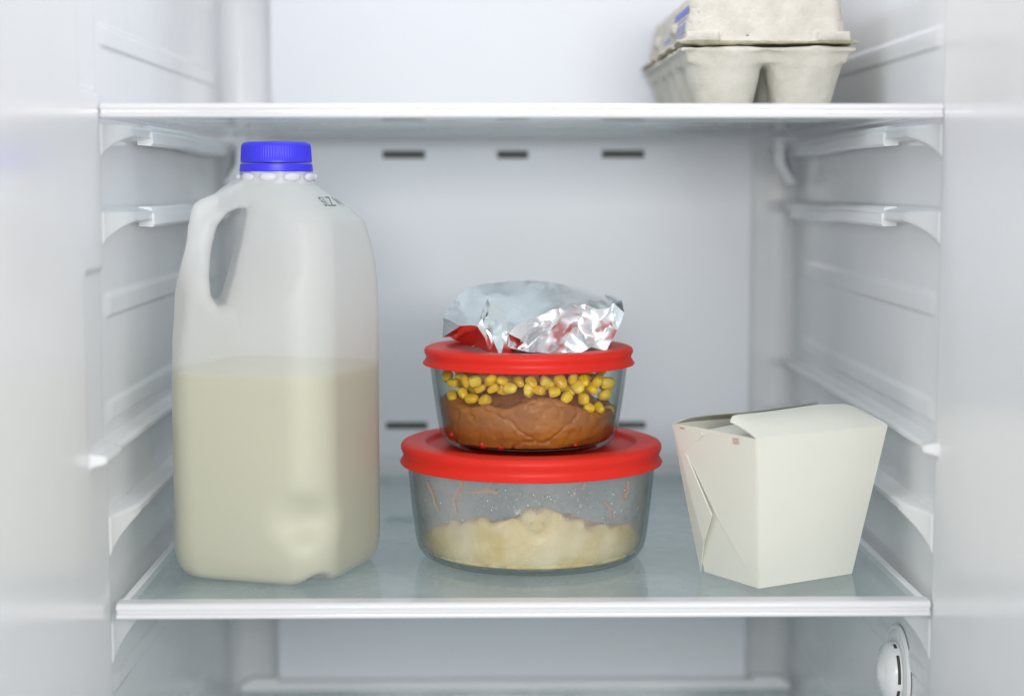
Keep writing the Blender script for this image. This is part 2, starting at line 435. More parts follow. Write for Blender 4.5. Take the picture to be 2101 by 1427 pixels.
# ------------------------------------------------------------------ glass shelves
def trim_profile(z1, z0, y0=-3.0, y1=8.0):
    h = z1 - z0
    pts = [(y1, z1)]
    for a in range(0, 91, 15): pts.append((y0 + 2.6 - 2.6 * math.sin(R(a)), z1 - 2.2 + 2.2 * math.cos(R(a))))
    pts += [(y0 + 0.25, z1 - 0.40 * h), (y0 + 1.5, z1 - 0.47 * h), (y0 + 1.5, z1 - 0.66 * h), (y0 + 0.3, z1 - 0.73 * h)]
    for a in range(90, -1, -15): pts.append((y0 + 1.6 - 1.6 * math.sin(R(a)), z0 + 1.2 - 1.2 * math.cos(R(a))))
    pts.append((y1, z0))
    return pts
def shelf(label, zt, x0, x1, h, clip):
    t = thing('glass_shelf', label, 'shelf', (0, 0, zt - h))
    v, f = box(x0 + 3.5, x1 - 3.5, 6, 396, zt - 4.6, zt - 0.8, 0.4)
    obj('glass_panel', v, f, M_SHELF, t, smooth=False)
    v, f = extrude_x(trim_profile(zt, zt - h), x0, x1)
    obj('front_trim', v, f, M_TRIM, t, angle=40)
    for s, xx in ((-1, x0), (1, x1)):
        a, b = (xx + 1.0, xx + 4.5) if s < 0 else (xx - 4.5, xx - 1.0)
        v, f = box(a, b, 8.3, 398, zt - 5.6, zt + 0.2, 0.6)
        obj('side_trim', v, f, M_RAIL, t, angle=40)
        v, f = box(xx - s * 0.3 - 0.25, xx - s * 0.3 + 0.25, -0.5, 5.5, zt - h * 0.68, zt - h * 0.32)
        obj('end_hole', [(p[0] + s * 0.35, p[1], p[2]) for p in v], f, M_DARK, t, smooth=False)
    v, f = box(x0 + 8, x1 - 8, 391, 399.4, zt - 4.0, zt + 9.6, 1.6) if not clip else box(x0 + 8, x1 - 8, 392, 399.4, zt - 6, zt + 2, 1.2)
    obj('rear_trim', v, f, M_TRIM, t, angle=40)
    if clip:
        for s in (-1, 1):
            pr = [(385, 0), (397, 0), (397, -7), (393, -22), (390, -30), (386, -36), (383, -34), (386, -27), (387, -20), (385, -8)]
            xa = s * 196.5
            v = [(xa - 3.5, y, zt - 5.8 + z) for y, z in pr] + [(xa + 3.5, y, zt - 5.8 + z) for y, z in pr]
            v = [(x + s * max(0, (zt - 24 - z)) * 0.55, y, z) for x, y, z in v]
            n = len(pr)
            f = [(i, (i + 1) % n, n + (i + 1) % n, n + i) for i in range(n)] + [tuple(range(n))[::-1], tuple(range(n, 2 * n))]
            obj('rear_clip', v, f, M_RAIL, t, angle=40)
    return t
sh_up = shelf('upper glass shelf with white front trim carrying the egg carton', 257.0, -212.2, 212.6, 7.2, True)
sh_lo = shelf('lower glass shelf with white front trim under the milk jug and dishes', 1.0, -209.8, 212.0, 8.2, False)
# crisper cover far below
cr = thing('crisper_cover', 'tinted glass crisper cover with white rear bar below the lower shelf', 'shelf', (0, 300, -170))
v, f = box(-206, 210, 20, 392, -168, -164, 0.4)
obj('glass_panel', v, f, M_SHELF, cr, smooth=False)
pr = [(-203, -163.5), (-203, -159.5), (-199, -156.5), (-194, -154.2), (-176, -154), (-175, -157.2), (183, -157.2), (184, -154), (203, -154.2), (207, -156.5), (211, -159.5), (211, -163.5)]
n = len(pr)
v = [(x, 388, z) for x, z in pr] + [(x, 398, z) for x, z in pr]
f = [(i, n + i, n + (i + 1) % n, (i + 1) % n) for i in range(n)] + [tuple(range(n)), tuple(range(n, 2 * n))[::-1]]
obj('rear_bar', v, f, M_TRIM, cr, smooth=False)

# round vent cover on the right wall
vc = thing('vent_cover', 'round white domed vent cover with dark slots on the right wall', 'vent cover', (213, 74, -59))
def on_wall(v):      # lathe axis z -> -x
    return [(215.5 - z, 74 + y, -59 + x) for x, y, z in v]
v, f = lathe([(27, 0), (27, 1.2), (26, 2.0), (24.6, 1.7), (23.8, 1.9), (22.6, 2.6), (19.5, 2.4), (18.4, 1.8), (16.8, 1.7)], 0, 0, 72)
obj('flange', on_wall(v), f, M_RAIL, vc, angle=50)
dome = [(17.0, 1.0), (17.0, 5.6), (16.4, 7.0), (14.6, 9.0), (12.4, 10.4), (11.6, 10.7), (11.2, 10.2), (10.7, 10.9), (9.2, 11.5), (8.8, 11.0), (8.3, 11.7), (6.5, 12.2), (6.1, 11.7), (5.6, 12.4), (3, 12.8), (0.01, 13.0)]
v, f = lathe(dome, 0, 0, 96)
obj('dome', on_wall(v), f, M_RAIL, vc, angle=50)
for a_0, a_1 in ((262, 318), (214, 248), (336, 350), (20, 70), (90, 150)):
    pts = []; N = 10
    for k in range(N + 1):
        t = R(a_0 + (a_1 - a_0) * k / N)
        pts.append([(r * math.cos(t), r * math.sin(t), z) for r, z in ((16.6, 3.0), (17.14, 3.0), (17.14, 4.7), (16.6, 4.7))])
    V = [p for q in pts for p in q]; Fc = []
    for k in range(N):
        for jj in range(4): Fc.append((k * 4 + jj, k * 4 + (jj + 1) % 4, (k + 1) * 4 + (jj + 1) % 4, (k + 1) * 4 + jj))
    Fc += [(0, 1, 2, 3), (N * 4, N * 4 + 3, N * 4 + 2, N * 4 + 1)]
    obj('slot', on_wall(V), Fc, M_DARK, vc, smooth=False)

# ------------------------------------------------------------------ milk jug
JC = np.array([-136.4, 88.5, 0.0])
JT = R(19)
N1 = np.array([-math.sin(JT), -math.cos(JT)]); N2 = np.array([math.cos(JT), -math.sin(JT)])
DU = unit(N1 - N2); DE = unit(N1 + N2)     # towards the handle corner, towards the front corner
HZ = np.array([-1, 0, 2, 5, 9, 14, 24, 60, 110, 140, 160, 172, 182, 190, 196, 202, 210, 217, 223, 230])
HH = np.array([42.5, 43.8, 45.6, 47.2, 48.2, 48.8, 49.0, 48.8, 48.9, 48.9, 48.7, 47.9, 46.5, 45.0, 43.8, 38.8, 29.5, 21.5, 19.6, 19.6])
HR = np.array([23, 23, 23, 23, 23, 22.5, 22, 22, 22, 22, 22.5, 23, 23.5, 24, 25, 26, 24, 21.3, 19.5, 19.5])
HOLE = np.array([(17.5, 203), (22, 203), (28, 200.5), (33.5, 193), (37, 180), (38.6, 166), (38, 156), (34.5, 151), (30.5, 152.5), (25.5, 168), (20.5, 188)], float)
UZ = [0, 100, 112, 125, 135, 144, 157, 166, 182, 199, 205, 208, 212, 216, 221]
UM = [61.5, 61, 60, 58.6, 57.2, 56, 55, 55.6, 55.5, 53, 51.5, 47.5, 37, 27, 18]
def sd_poly(px, pz, P):
    d = np.full(px.shape, 1e9); s = np.ones(px.shape)
    n = len(P)
    for i in range(n):
        a, b = P[i], P[i - 1]
        ex, ez = b - a; wx, wz = px - a[0], pz - a[1]
        t = np.clip((wx * ex + wz * ez) / (ex * ex + ez * ez), 0, 1)
        d = np.minimum(d, (wx - ex * t) ** 2 + (wz - ez * t) ** 2)
        c1 = pz >= a[1]; c2 = pz < b[1]; c3 = ex * wz > ez * wx
        s = np.where((c1 & c2 & c3) | (~c1 & ~c2 & ~c3), -s, s)
    return s * np.sqrt(d)
def jug(X, Y, Z, off=0.0):
    x = X - JC[0]; y = Y - JC[1]
    p = np.abs(x * N2[0] + y * N2[1]); q = np.abs(x * N1[0] + y * N1[1])
    h = np.interp(Z, HZ, HH); r = np.interp(Z, HZ, HR); r = np.minimum(r, h)
    # the flat sides bow a little in the middle of the height
    a = p - (h - r); b = q - (h - r)
    d = np.hypot(np.maximum(a, 0), np.maximum(b, 0)) + np.minimum(np.maximum(a, b), 0) - r
    u = x * DU[0] + y * DU[1]; e = x * DE[0] + y * DE[1]
    # the handle corner: a slimmer loop leaning inwards, pinched on both sides
    um = np.interp(Z, UZ, UM)
    fin = np.maximum(np.maximum(np.maximum(np.abs(e) - 9.0, 8 - u), u - um), np.maximum(Z - 221, 130 - Z))
    d = smin(d, fin, 4.0)
    d = smax(d, u - um, 3.0)
    t = sstep(118, 184, Z)
    g = np.abs(e) - (8.5 + 2.0 * np.maximum(0, 34 - u))
    d = smax(d, g - (1 - t) * 60, 22.0)
    d = smax(d, -(sd_poly(u - 0.26 * e, Z, HOLE) - 0.4), 7.0)
    # foot: notch in the front corner of the base and dimple above it
    d = smax(d, 10 - np.sqrt((e - 53) ** 2 * 0.5 + (u + 3) ** 2 * 1.1 + ((Z + 3.5) * 1.05) ** 2), 5.0)
    d = smax(d, 9 - np.sqrt(((e - 60.5)) ** 2 + ((u - 14) * 0.40) ** 2 + ((Z - 37) * 0.8) ** 2), 9.0)
    d = smax(d, -Z, 4.0)
    d = np.maximum(d, Z - 224.5)
    return d + off
jt = thing('milk_jug', 'translucent white plastic milk jug with blue cap and side handle', 'milk jug', (JC[0], JC[1], 0))
P, Q = nets(lambda X, Y, Z: jug(X, Y, Z), (-210, 14, -3), (-66, 164, 226), 1.6)
obj('bottle', P, Q, M_HDPE, jt)
milk_z = 115.2
P, Q = nets(lambda X, Y, Z: np.maximum(jug(X, Y, Z, 1.0), Z - milk_z), (-210, 14, -3), (-66, 164, 119), 1.6)
mk = obj('milk', P, Q, M_MILK, loc=(JC[0], JC[1], 1))
tag(mk, 'cream coloured milk filling the lower half of the plastic jug', 'milk')
# neck beads
CC = (JC[0] + 1.0, JC[1])
for i in range(10):
    a = 2 * math.pi * (i + 0.35) / 10
    v, f = [], []
    nu, nv = 10, 8
    for k in range(nv + 1):
        th = math.pi * k / nv
        for j in range(nu):
            ph = 2 * math.pi * j / nu
            lx, ly, lz = 5.2 * math.sin(th) * math.cos(ph), 1.9 * math.sin(th) * math.sin(ph), 2.3 * math.cos(th)
            v.append((CC[0] + (21.0 + ly) * math.cos(a) - lx * math.sin(a), CC[1] + (21.0 + ly) * math.sin(a) + lx * math.cos(a), 220.3 + lz))
    for k in range(nv):
        for j in range(nu): f.append((k * nu + j, k * nu + (j + 1) % nu, (k + 1) * nu + (j + 1) % nu, (k + 1) * nu + j))
    obj('neck_bead', v, f, M_NECK, jt)
v, f = lathe([(21.5, 216.5), (20.0, 218.5), (19.2, 221), (19.0, 226)], *CC, 64)
obj('neck', v, f, M_NECK, jt)
def knurl(r, z, a):
    return r - (0.32 * (0.5 + 0.5 * math.cos(a * 84)) if 229.5 < z < 237.6 and r > 18 else 0)
v, f = lathe([(19.3, 228.2), (19.7, 228.4), (19.75, 229.4), (19.75, 229.8), (19.55, 233), (19.3, 237.2), (18.9, 238.4), (18.0, 239.3), (16.5, 239.7), (8, 239.8), (0.01, 239.8)], *CC, 336, knurl)
cap = obj('cap', v, f, M_BLUE, jt, angle=60)
v, f = lathe([(19.2, 223.4), (20.2, 223.3), (20.35, 224), (20.0, 227.4), (19.4, 227.7), (19.0, 227.7)], *CC, 96)
obj('tamper_ring', v, f, M_BLUE, cap, angle=50)

# date stamp on the shoulder: small printed marks laid onto the surface
def text_mesh(body, size, font_shear=0.0, res=2):
    c = bpy.data.curves.new('t', 'FONT'); c.body = body; c.size = size; c.shear = font_shear; c.resolution_u = res
    o = bpy.data.objects.new('t', c); COL.objects.link(o)
    dg = bpy.context.evaluated_depsgraph_get(); me = o.evaluated_get(dg).to_mesh()
    v = np.array([tuple(q.co) for q in me.vertices]); f = [tuple(p.vertices) for p in me.polygons]
    o.evaluated_get(dg).to_mesh_clear(); bpy.data.objects.remove(o); bpy.data.curves.remove(c)
    return v, f
tv, tf = text_mesh('SLZ W', 10.5, 0.35)
tv[:, 0] -= tv[:, 0].mean(); tv[:, 1] -= tv[:, 1].mean()
out = []
base = np.array([JC[0] + 31, JC[1] - 12.0])
for (a, b_, _) in tv:
    # writing runs across the right-hand shoulder, letters climb towards the neck
    xy = base + N2 * (-b_ * 0.8) + np.array([-N2[1], N2[0]]) * (a * 0.95)
    z = 224.0
    zz = np.linspace(224, 150, 371)
    d = jug(np.full_like(zz, xy[0]), np.full_like(zz, xy[1]), zz)
    k = int(np.argmax(d < 0)) if (d < 0).any() else 0
    out.append((xy[0], xy[1], zz[k] + 0.25))
obj('date_stamp', out, tf, M_INK, jt, smooth=False)

# ------------------------------------------------------------------ glass dishes with red lids
def dish(label, cx, cy, z0, prof, th, lidp, fogged, lidlabel):
    t = thing('glass_dish', label, 'dish', (cx, cy, z0))
    outer = [(0.01, z0 + 0.8)] + [(prof[0][0] * 0.86, z0 + 0.8), (prof[0][0] * 0.93, z0)] + prof
    v, f = lathe(outer, cx, cy, 128)
    g = obj('bowl', v, f, M_DISH, t)
    inner = [(0.01, z0 + th + 0.6)] + [(r - th * 1.05, z + th * max(0.15, 1 - (z - z0) / 12)) for r, z in prof]
    inner = [(r, max(z, z0 + th + 0.6)) for r, z in inner]
    v, f = lathe(inner, cx, cy, 128)
    obj('inner_face', v, [q[::-1] for q in f], M_DISHFOG if fogged else M_DISH, t)
    lt = thing('container_lid', lidlabel, 'lid', (cx, cy, lidp[0][1]))
    v, f = lathe(lidp, cx, cy, 160)
    obj('rim_and_panel', v, f, M_RED, lt, angle=50)
    return t, lt
D1 = (7.5, 117.0)
prof1 = [(56, 0.0), (60.5, 0.9), (63.8, 3.2), (66.2, 7.0), (67.6, 12), (68.6, 20), (70.0, 32), (71.2, 45), (72.3, 60), (72.3, 62), (70, 62.4)]
lid1 = [(73.6, 57.2), (76.2, 55.6), (76.5, 56.2), (75.2, 58.2), (74.3, 60.2), (75.0, 62.0), (75.9, 64.2), (75.9, 65.8), (75.0, 67.2), (73.2, 68.0), (70.0, 68.3), (62.4, 68.3), (61.4, 67.9), (60.8, 67.0), (60.2, 65.4), (59.4, 64.9), (30, 64.9), (0.01, 64.9)]
dish1, lidA = dish('larger round glass dish of creamy rice standing on the glass shelf', *D1, 0.2, [(r, z + 0.2) for r, z in prof1], 2.2, lid1, True, 'larger red plastic lid with recessed centre under the dish of beans')
D2 = (6.0, 117.0); Z2 = 65.2
prof2 = [(40.5, Z2), (45, Z2 + 0.9), (48.6, Z2 + 3.0), (50.8, Z2 + 6.2), (52.2, Z2 + 11), (54.0, Z2 + 22), (56.0, Z2 + 36), (57.2, Z2 + 47), (57.4, Z2 + 52), (55.5, Z2 + 52.4)]
o2 = 113.0 - 55.6
lid2 = [(58.6, 57.2), (61.2, 55.6), (61.5, 56.2), (60.2, 58.0), (59.3, 59.6), (59.8, 61.0), (60.6, 62.6), (60.6, 63.8), (59.8, 65.0), (58.2, 65.7), (55.5, 66.0), (48.8, 66.0), (47.8, 65.6), (47.2, 64.8), (46.7, 63.6), (46.0, 63.1), (25, 63.1), (0.01, 63.1)]
lid2 = [(r, z + o2) for r, z in lid2]
dish2, lidB = dish('smaller round glass dish of beans and corn on the larger lid', *D2, Z2, prof2, 2.0, lid2, False, 'smaller red plastic lid with the foil packet on top')
def rin(prof, th, z):
    zz = [p[1] for p in prof[:-1]]; rr = [p[0] for p in prof[:-1]]
    return np.interp(z, zz, rr) - th * 1.05

# beans
def cone_hit(px, py, c, rfun):
    d = pray(px, py); lo_, hi_ = 700.0, None
    for t in np.arange(880, 1010, 0.25):
        q = CAM + d * t
        if math.hypot(q[0] - c[0], q[1] - c[1]) < rfun(q[2]): return q
    return CAM + d * 930
rb = lambda z: rin(prof2, 2.0, z) - 0.5
cracks = [[(986, 836), (1012, 850), (1040, 862), (1062, 880), (1092, 899), (1110, 912), (1140, 895), (1172, 868), (1186, 848)],
          [(1082, 832), (1102, 827), (1120, 818), (1150, 836), (1152, 845)], [(1100, 905), (1060, 912), (1045, 925)]]
def jag(c):
    rg = random.Random(len(c)); o = []
    for (x0, y0), (x1, y1) in zip(c[:-1], c[1:]):
        for k in range(3): o.append((x0 + (x1 - x0) * k / 3 + rg.uniform(-3, 3), y0 + (y1 - y0) * k / 3 + rg.uniform(-3, 3)))
    return o + [c[-1]]
CR = [[cone_hit(x, y, D2, rb) for x, y in jag(c)] for c in cracks]
def seg_d(X, Y, Z, a, b):
    ab = b - a; t = np.clip(((X - a[0]) * ab[0] + (Y - a[1]) * ab[1] + (Z - a[2]) * ab[2]) / ab.dot(ab), 0, 1)
    return np.sqrt((X - a[0] - ab[0] * t) ** 2 + (Y - a[1] - ab[1] * t) ** 2 + (Z - a[2] - ab[2] * t) ** 2)
def beans(X, Y, Z):
    r = np.hypot(X - D2[0], Y - D2[1]); ang = X - D2[0]
    wall = r - (np.interp(Z, [p[1] for p in prof2[:-1]], [p[0] for p in prof2[:-1]]) - 2.0 * 1.05 - 0.5)
    wall = wall + np.maximum(0, vnoise(X, Y, Z, 9, 1) - 0.10) * 5.0 + np.maximum(0, vnoise(X, Y, Z, 3.2, 3)) * 1.6 + vnoise(X, Y, Z, 1.9, 5) * 0.5
    top = 93.0 + 5.5 * np.exp(-((ang - 6) / 17) ** 2) - 4.5 * sstep(24, 46, ang) + vnoise(X, Y, Z * 0, 14, 2) * 6 + 11 * sstep(4, 30, 50 - r)
    d = smax(wall, (Z - top) * 0.8 + vnoise(X, Y, Z, 4, 6) * 1.6, 3.0)
    d = np.maximum(d, (Z2 + 4.4) - Z)
    m = (Y < D2[1] - 20) & (r > 40) & (np.abs(d) < 4)
    x, y, z, dm = X[m], Y[m], Z[m], d[m]; w_ = 0.9 + vnoise(x, y, z, 2.5, 2) * 0.9
    for c in CR:
        for a, b in zip(c[:-1], c[1:]):
            dm = smax(dm, w_ - seg_d(x, y, z, a, b), 0.25)
    d[m] = dm
    return d
P, Q = nets(beans, (-52, 58, 68), (64, 176, 110), 0.8)
bo = obj('refried_beans', P, Q, M_BEANS, loc=(D2[0], D2[1], 69))
tag(bo, 'brown mashed beans pressed against the glass under the yellow corn', 'beans')
def blob(c, r, seed, sq=(1, 1, 1), n=10):
    rg = random.Random(seed); v, f = [], []
    ph = [rg.uniform(0, 6.28) for _ in range(4)]
    for k in range(n // 2 + 1):
        th = math.pi * k / (n // 2)
        for j in range(n):
            p = 2 * math.pi * j / n
            rr = r * (1 + 0.18 * math.sin(2 * p + ph[0]) * math.sin(th) + 0.12 * math.cos(3 * th + ph[1]))
            v.append((c[0] + rr * sq[0] * math.sin(th) * math.cos(p), c[1] + rr * sq[1] * math.sin(th) * math.sin(p), c[2] + rr * sq[2] * math.cos(th)))
    for k in range(n // 2):
        for j in range(n): f.append((k * n + j, (k + 1) * n + j, (k + 1) * n + (j + 1) % n, k * n + (j + 1) % n))
    return v, f
for i, (x, y, r) in enumerate([(992, 911, 2.6), (1029, 915, 2.0), (931, 890, 2.6), (1012, 900, 1.0), (1180, 912, 1.2)]):
    c = cone_hit(x, y, D2, lambda z: rb(z) - 0.9)
    v, f = blob(c, r, i, (1.2, 0.5, 0.85))
    obj('tomato_piece', v, f, M_TOMATO, bo)
# corn kernels: wedge with a rounded crown and a blunt tip
def kernel(seed):
    rg = random.Random(seed); v, f = [], []
    n, m = 12, 9
    a, b_, c = 3.8 * rg.uniform(0.9, 1.1), 3.0 * rg.uniform(0.9, 1.15), 4.2 * rg.uniform(0.9, 1.1)
    for k in range(m + 1):
        th = math.pi * k / m; z = math.cos(th)
        wdt = (abs(math.sin(th)) ** 0.5) * (0.86 + 0.16 * z)
        for j in range(n):
            p = 2 * math.pi * j / n
            cx = math.copysign(abs(math.cos(p)) ** 0.6, math.cos(p)); sy = math.copysign(abs(math.sin(p)) ** 0.65, math.sin(p))
            dent = -0.5 * max(0, z - 0.8) * 4 * (1 - abs(math.sin(th)))
            v.append((a * wdt * cx, b_ * wdt * sy, c * z * (0.92 if z > 0 else 1.0) + dent))
    for k in range(m):
        for j in range(n): f.append((k * n + j, (k + 1) * n + j, (k + 1) * n + (j + 1) % n, k * n + (j + 1) % n))
    return v, f
KM = [mesh_data('corn_kernel', *kernel(i), CORN[i % 3]) for i in range(6)]
kpos = []
def put_kernel(q, tight=True):
    q = np.array(q, float)
    r0 = math.hypot(q[0] - D2[0], q[1] - D2[1]); lim = rin(prof2, 2.0, q[2]) - 4.2
    if r0 > lim: q[:2] = np.array(D2) + (q[:2] - np.array(D2)) * lim / r0
    for o in kpos:
        if np.linalg.norm(o - q) < (4.6 if tight else 5.4): return
    kpos.append(q)
    o = bpy.data.objects.new('corn_kernel', random.choice(KM)); COL.objects.link(o)
    o.location = Vector(q) * MM
    o.rotation_euler = (random.gauss(1.2, 0.7), random.gauss(0, 0.8), random.uniform(0, 6.28))
    o.scale = [random.uniform(0.86, 1.05)] * 3
    tag(o, 'yellow corn kernel on the brown beans in the smaller glass dish', 'corn kernel', 'corn kernels on the beans')
for x, y in [(906, 790), (928, 812), (950, 806), (968, 817), (985, 789), (1013, 796), (995, 821), (1047, 796), (1066, 783), (1090, 783), (1119, 781), (1084, 799), (1137, 803), (1162, 815), (1186, 794), (1198, 818), (1215, 797), (1208, 836), (1229, 836), (1240, 810), (1249, 842), (1262, 832), (1030, 780), (930, 785), (958, 782), (1150, 782), (1245, 785), (1262, 800), (1226, 781), (1198, 780), (1105, 800), (1008, 777), (1175, 776)]:
    put_kernel(cone_hit(x, y, D2, lambda z: rin(prof2, 2.0, z) - 4.2))
for _ in range(600):
    a = random.uniform(0, 6.28); r = random.uniform(0.2, 1) ** 0.6 * 48; z = random.uniform(100, 109)
    if math.sin(a) < 0.1 and r > 34: z = random.uniform(101, 107.5)
    if len(kpos) < 135: put_kernel((D2[0] + r * math.cos(a), D2[1] + r * math.sin(a), z), False)

# creamy rice in the larger dish
rz = lambda z: rin(prof1, 2.2, z) - 1.5
RL = [(cone_hit(x, y, D1, lambda z, r=r: rz(z) - r * 0.7), r) for x, y, r in [(935, 1078, 4.5), (972, 1080, 5.5), (990, 1072, 4.2), (1030, 1080, 4.5), (1052, 1074, 4), (1088, 1060, 6.0), (1115, 1058, 6.2), (1140, 1064, 5), (1160, 1074, 5), (1185, 1074, 4.0), (1098, 1085, 7), (1070, 1095, 5), (1150, 1090, 5), (1005, 1092, 4.5), (960, 1100, 4), (900, 1090, 4), (1225, 1088, 4), (1260, 1096, 4)]]
def rice(X, Y, Z):
    x = X - D1[0]; r = np.hypot(x, Y - D1[1])
    wall = r - (np.interp(Z, [p[1] + 0.2 for p in prof1[:-1]], [p[0] for p in prof1[:-1]]) - 2.3 - 0.6)
    up = sstep(16, 30, Z)
    wall = wall + up * np.maximum(0, vnoise(X, Y, Z, 8, 4) + 0.05) * 7 + np.maximum(0, vnoise(X, Y, Z, 4, 8)) * 1.2
    top = 27 + 8 * np.exp(-((x - 4) / 26) ** 2) + 4 * np.exp(-((x + 38) / 14) ** 2) + vnoise(X, Y, Z * 0, 11, 5) * 7 - 25 * sstep(56, 150, Y)
    d = smax(wall, (Z - top) * 0.8 + vnoise(X, Y, Z, 4.5, 9) * 3.0, 2.5)
    for c, r_ in RL:
        d = smin(d, np.sqrt((X - c[0]) ** 2 + (Y - c[1]) ** 2 + (Z - c[2]) ** 2 * 1.3) - r_ - vnoise(X, Y, Z, 3, 2), 1.2)
    d = np.maximum(d, wall - 0.3)
    return np.maximum(d, 5.0 - Z)
P, Q = nets(rice, (-62, 46, 3), (77, 188, 50), 1.1)
ro = obj('creamy_rice', P, Q, M_RICE, loc=(D1[0], D1[1], 5))
tag(ro, 'lumpy cream coloured rice in the bottom of the larger glass dish', 'rice')
# condensation beads and painted pink lid-reflection smears on the dish wall
rw = lambda z: rin(prof1, 2.2, z) + 0.75
drops = []
rg = random.Random(3)
for i in range(170):
    if i < 110: x, y = rg.gauss(1110, 70), rg.gauss(1022, 17)
    else: x, y = rg.uniform(870, 1310), rg.uniform(1000, 1075)
    if not (862 < x < 1318 and 1000 < y < 1085): continue
    c = cone_hit(x, y, D1, rw)
    drops.append(blob(c, rg.choice([0.4, 0.5, 0.6, 0.8, 1.1]), i, (1.0, 0.6, 1.1), 8))
v, f = merge(drops)
dr = obj('condensation', v, f, M_DROP, dish1); dr['kind'] = 'stuff'
streaks = [[(875, 985, 1.2), (882, 998, 2.2), (889, 1012, 1.6), (893, 1030, 1.8), (902, 1050, 2.0)], [(948, 985, 2.0), (948, 998, 3.0), (938, 1012, 2.6), (932, 1028, 2.0), (936, 1048, 1.4), (942, 1052, 0.6)],
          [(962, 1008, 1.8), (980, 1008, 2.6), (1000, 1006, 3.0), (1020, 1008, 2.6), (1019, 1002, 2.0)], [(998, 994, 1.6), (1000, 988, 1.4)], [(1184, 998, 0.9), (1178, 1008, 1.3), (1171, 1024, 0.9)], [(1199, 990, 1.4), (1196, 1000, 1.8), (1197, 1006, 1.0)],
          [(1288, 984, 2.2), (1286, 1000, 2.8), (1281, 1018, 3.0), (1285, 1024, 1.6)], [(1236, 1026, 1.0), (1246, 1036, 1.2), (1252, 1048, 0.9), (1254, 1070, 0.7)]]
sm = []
for s in streaks:
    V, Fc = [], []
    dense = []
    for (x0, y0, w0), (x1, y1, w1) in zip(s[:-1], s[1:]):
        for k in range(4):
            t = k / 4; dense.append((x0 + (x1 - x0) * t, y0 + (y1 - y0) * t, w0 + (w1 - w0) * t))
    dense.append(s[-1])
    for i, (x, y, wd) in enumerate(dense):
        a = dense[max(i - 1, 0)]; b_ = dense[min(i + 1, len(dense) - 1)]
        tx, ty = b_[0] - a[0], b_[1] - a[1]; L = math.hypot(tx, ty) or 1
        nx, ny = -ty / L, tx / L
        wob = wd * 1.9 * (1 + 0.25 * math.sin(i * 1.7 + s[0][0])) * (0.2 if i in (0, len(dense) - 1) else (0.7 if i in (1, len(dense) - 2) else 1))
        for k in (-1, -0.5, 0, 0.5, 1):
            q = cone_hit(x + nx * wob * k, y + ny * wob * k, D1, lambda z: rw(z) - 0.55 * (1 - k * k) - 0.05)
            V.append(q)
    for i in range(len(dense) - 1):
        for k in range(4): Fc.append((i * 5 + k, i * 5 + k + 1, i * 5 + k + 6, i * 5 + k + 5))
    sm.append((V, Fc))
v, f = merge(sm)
so = obj('lid_tint_streak', v, f, M_STREAK, dish1); so['kind'] = 'stuff'

# ------------------------------------------------------------------ foil packet: creased sheet over a lump
FP = [(962, 590, 138), (1000, 581, 150), (1040, 577, 158), (1085, 575, 161), (1120, 578, 160), (1160, 585, 158), (1195, 591, 154), (1240, 603, 143), (1276, 612, 124), (1281, 641, 104), (1264, 682, 94), (1243, 719, 88),
      (1215, 712, 88), (1190, 723, 84), (1162, 729, 81), (1120, 724, 81), (1085, 722, 81), (1060, 716, 84), (1045, 727, 80), (1026, 731, 75), (1007, 727, 84), (975, 711, 98), (940, 700, 108), (908, 691, 116), (909, 652, 112), (918, 632, 118), (940, 606, 128)]
NO = len(FP)
FI = [(979, 669, 84), (993, 640, 92), (1000, 612, 112), (1044, 684, 78), (1083, 656, 81), (1148, 632, 86), (1200, 624, 92), (1250, 631, 97), (1256, 640, 107), (1236, 690, 96),
      (1078, 700, 84), (1112, 672, 99), (1150, 652, 103), (1195, 648, 106), (1228, 658, 106), (1205, 690, 95), (1150, 702, 90), (1120, 690, 97), (1175, 672, 96),
      (1100, 610, 122), (1175, 606, 122), (1040, 640, 98), (950, 640, 106), (945, 668, 93), (1010, 690, 83), (1090, 590, 142), (1230, 612, 120), (1060, 612, 118), (1140, 600, 135), (1018, 655, 92), (1260, 622, 112)]
ctrl = np.array(FP + FI, float)
nb = len(ctrl)
def fid(i): return NO + i
ridge = [(0, 2), (2, 1), (1, 0), (0, 24), (3, 4), (4, 5), (5, 6), (6, 7), (7, 30), (7, 8), (8, 14), (3, 24), (22, 23)]
edges = [(i, (i + 1) % NO) for i in range(NO)] + [(fid(a), fid(b_)) for a, b_ in ridge] + [(fid(0), 20), (fid(3), 18), (fid(8), fid(9)), (fid(9), 11), (fid(24), 19)]
r0 = delaunay_2d_cdt([Vector((p[0], p[1])) for p in ctrl], edges, [list(range(NO))], 1, 1e-4)
V2 = np.array([tuple(q) for q in r0[0]]); T0 = [tuple(t) for t in r0[2]]
ymap = [ctrl[o[0]][2] if o else None for o in r0[3]]
ymap = np.array([y if y is not None else ctrl[np.argmin(np.hypot(ctrl[:, 0] - V2[i, 0], ctrl[:, 1] - V2[i, 1]))][2] for i, y in enumerate(ymap)])
W3 = np.array([on(V2[i, 0], V2[i, 1], 1, ymap[i]) for i in range(len(V2))])
ecount = {}
for t in T0:
    for k in range(len(t)):
        e = tuple(sorted((t[k], t[(k + 1) % len(t)]))); ecount[e] = ecount.get(e, 0) + 1
rim = {i for e, c in ecount.items() if c == 1 for i in e}
Vb = [p for p in W3]; bk = {}
for i in range(len(W3)):
    if i in rim: bk[i] = i
    else:
        x, y, z = W3[i]; bk[i] = len(Vb)
        yb = 128 + 34 * max(0.0, 1 - ((x - 9) / 58) ** 2)
        Vb.append(np.array([x, max(yb, y + 6), 119.5 + (z - 119.5) * 0.82]))
Tri = [tuple(t) for t in T0] + [tuple(bk[i] for i in t[::-1]) for t in T0]
Vb = np.array(Vb)
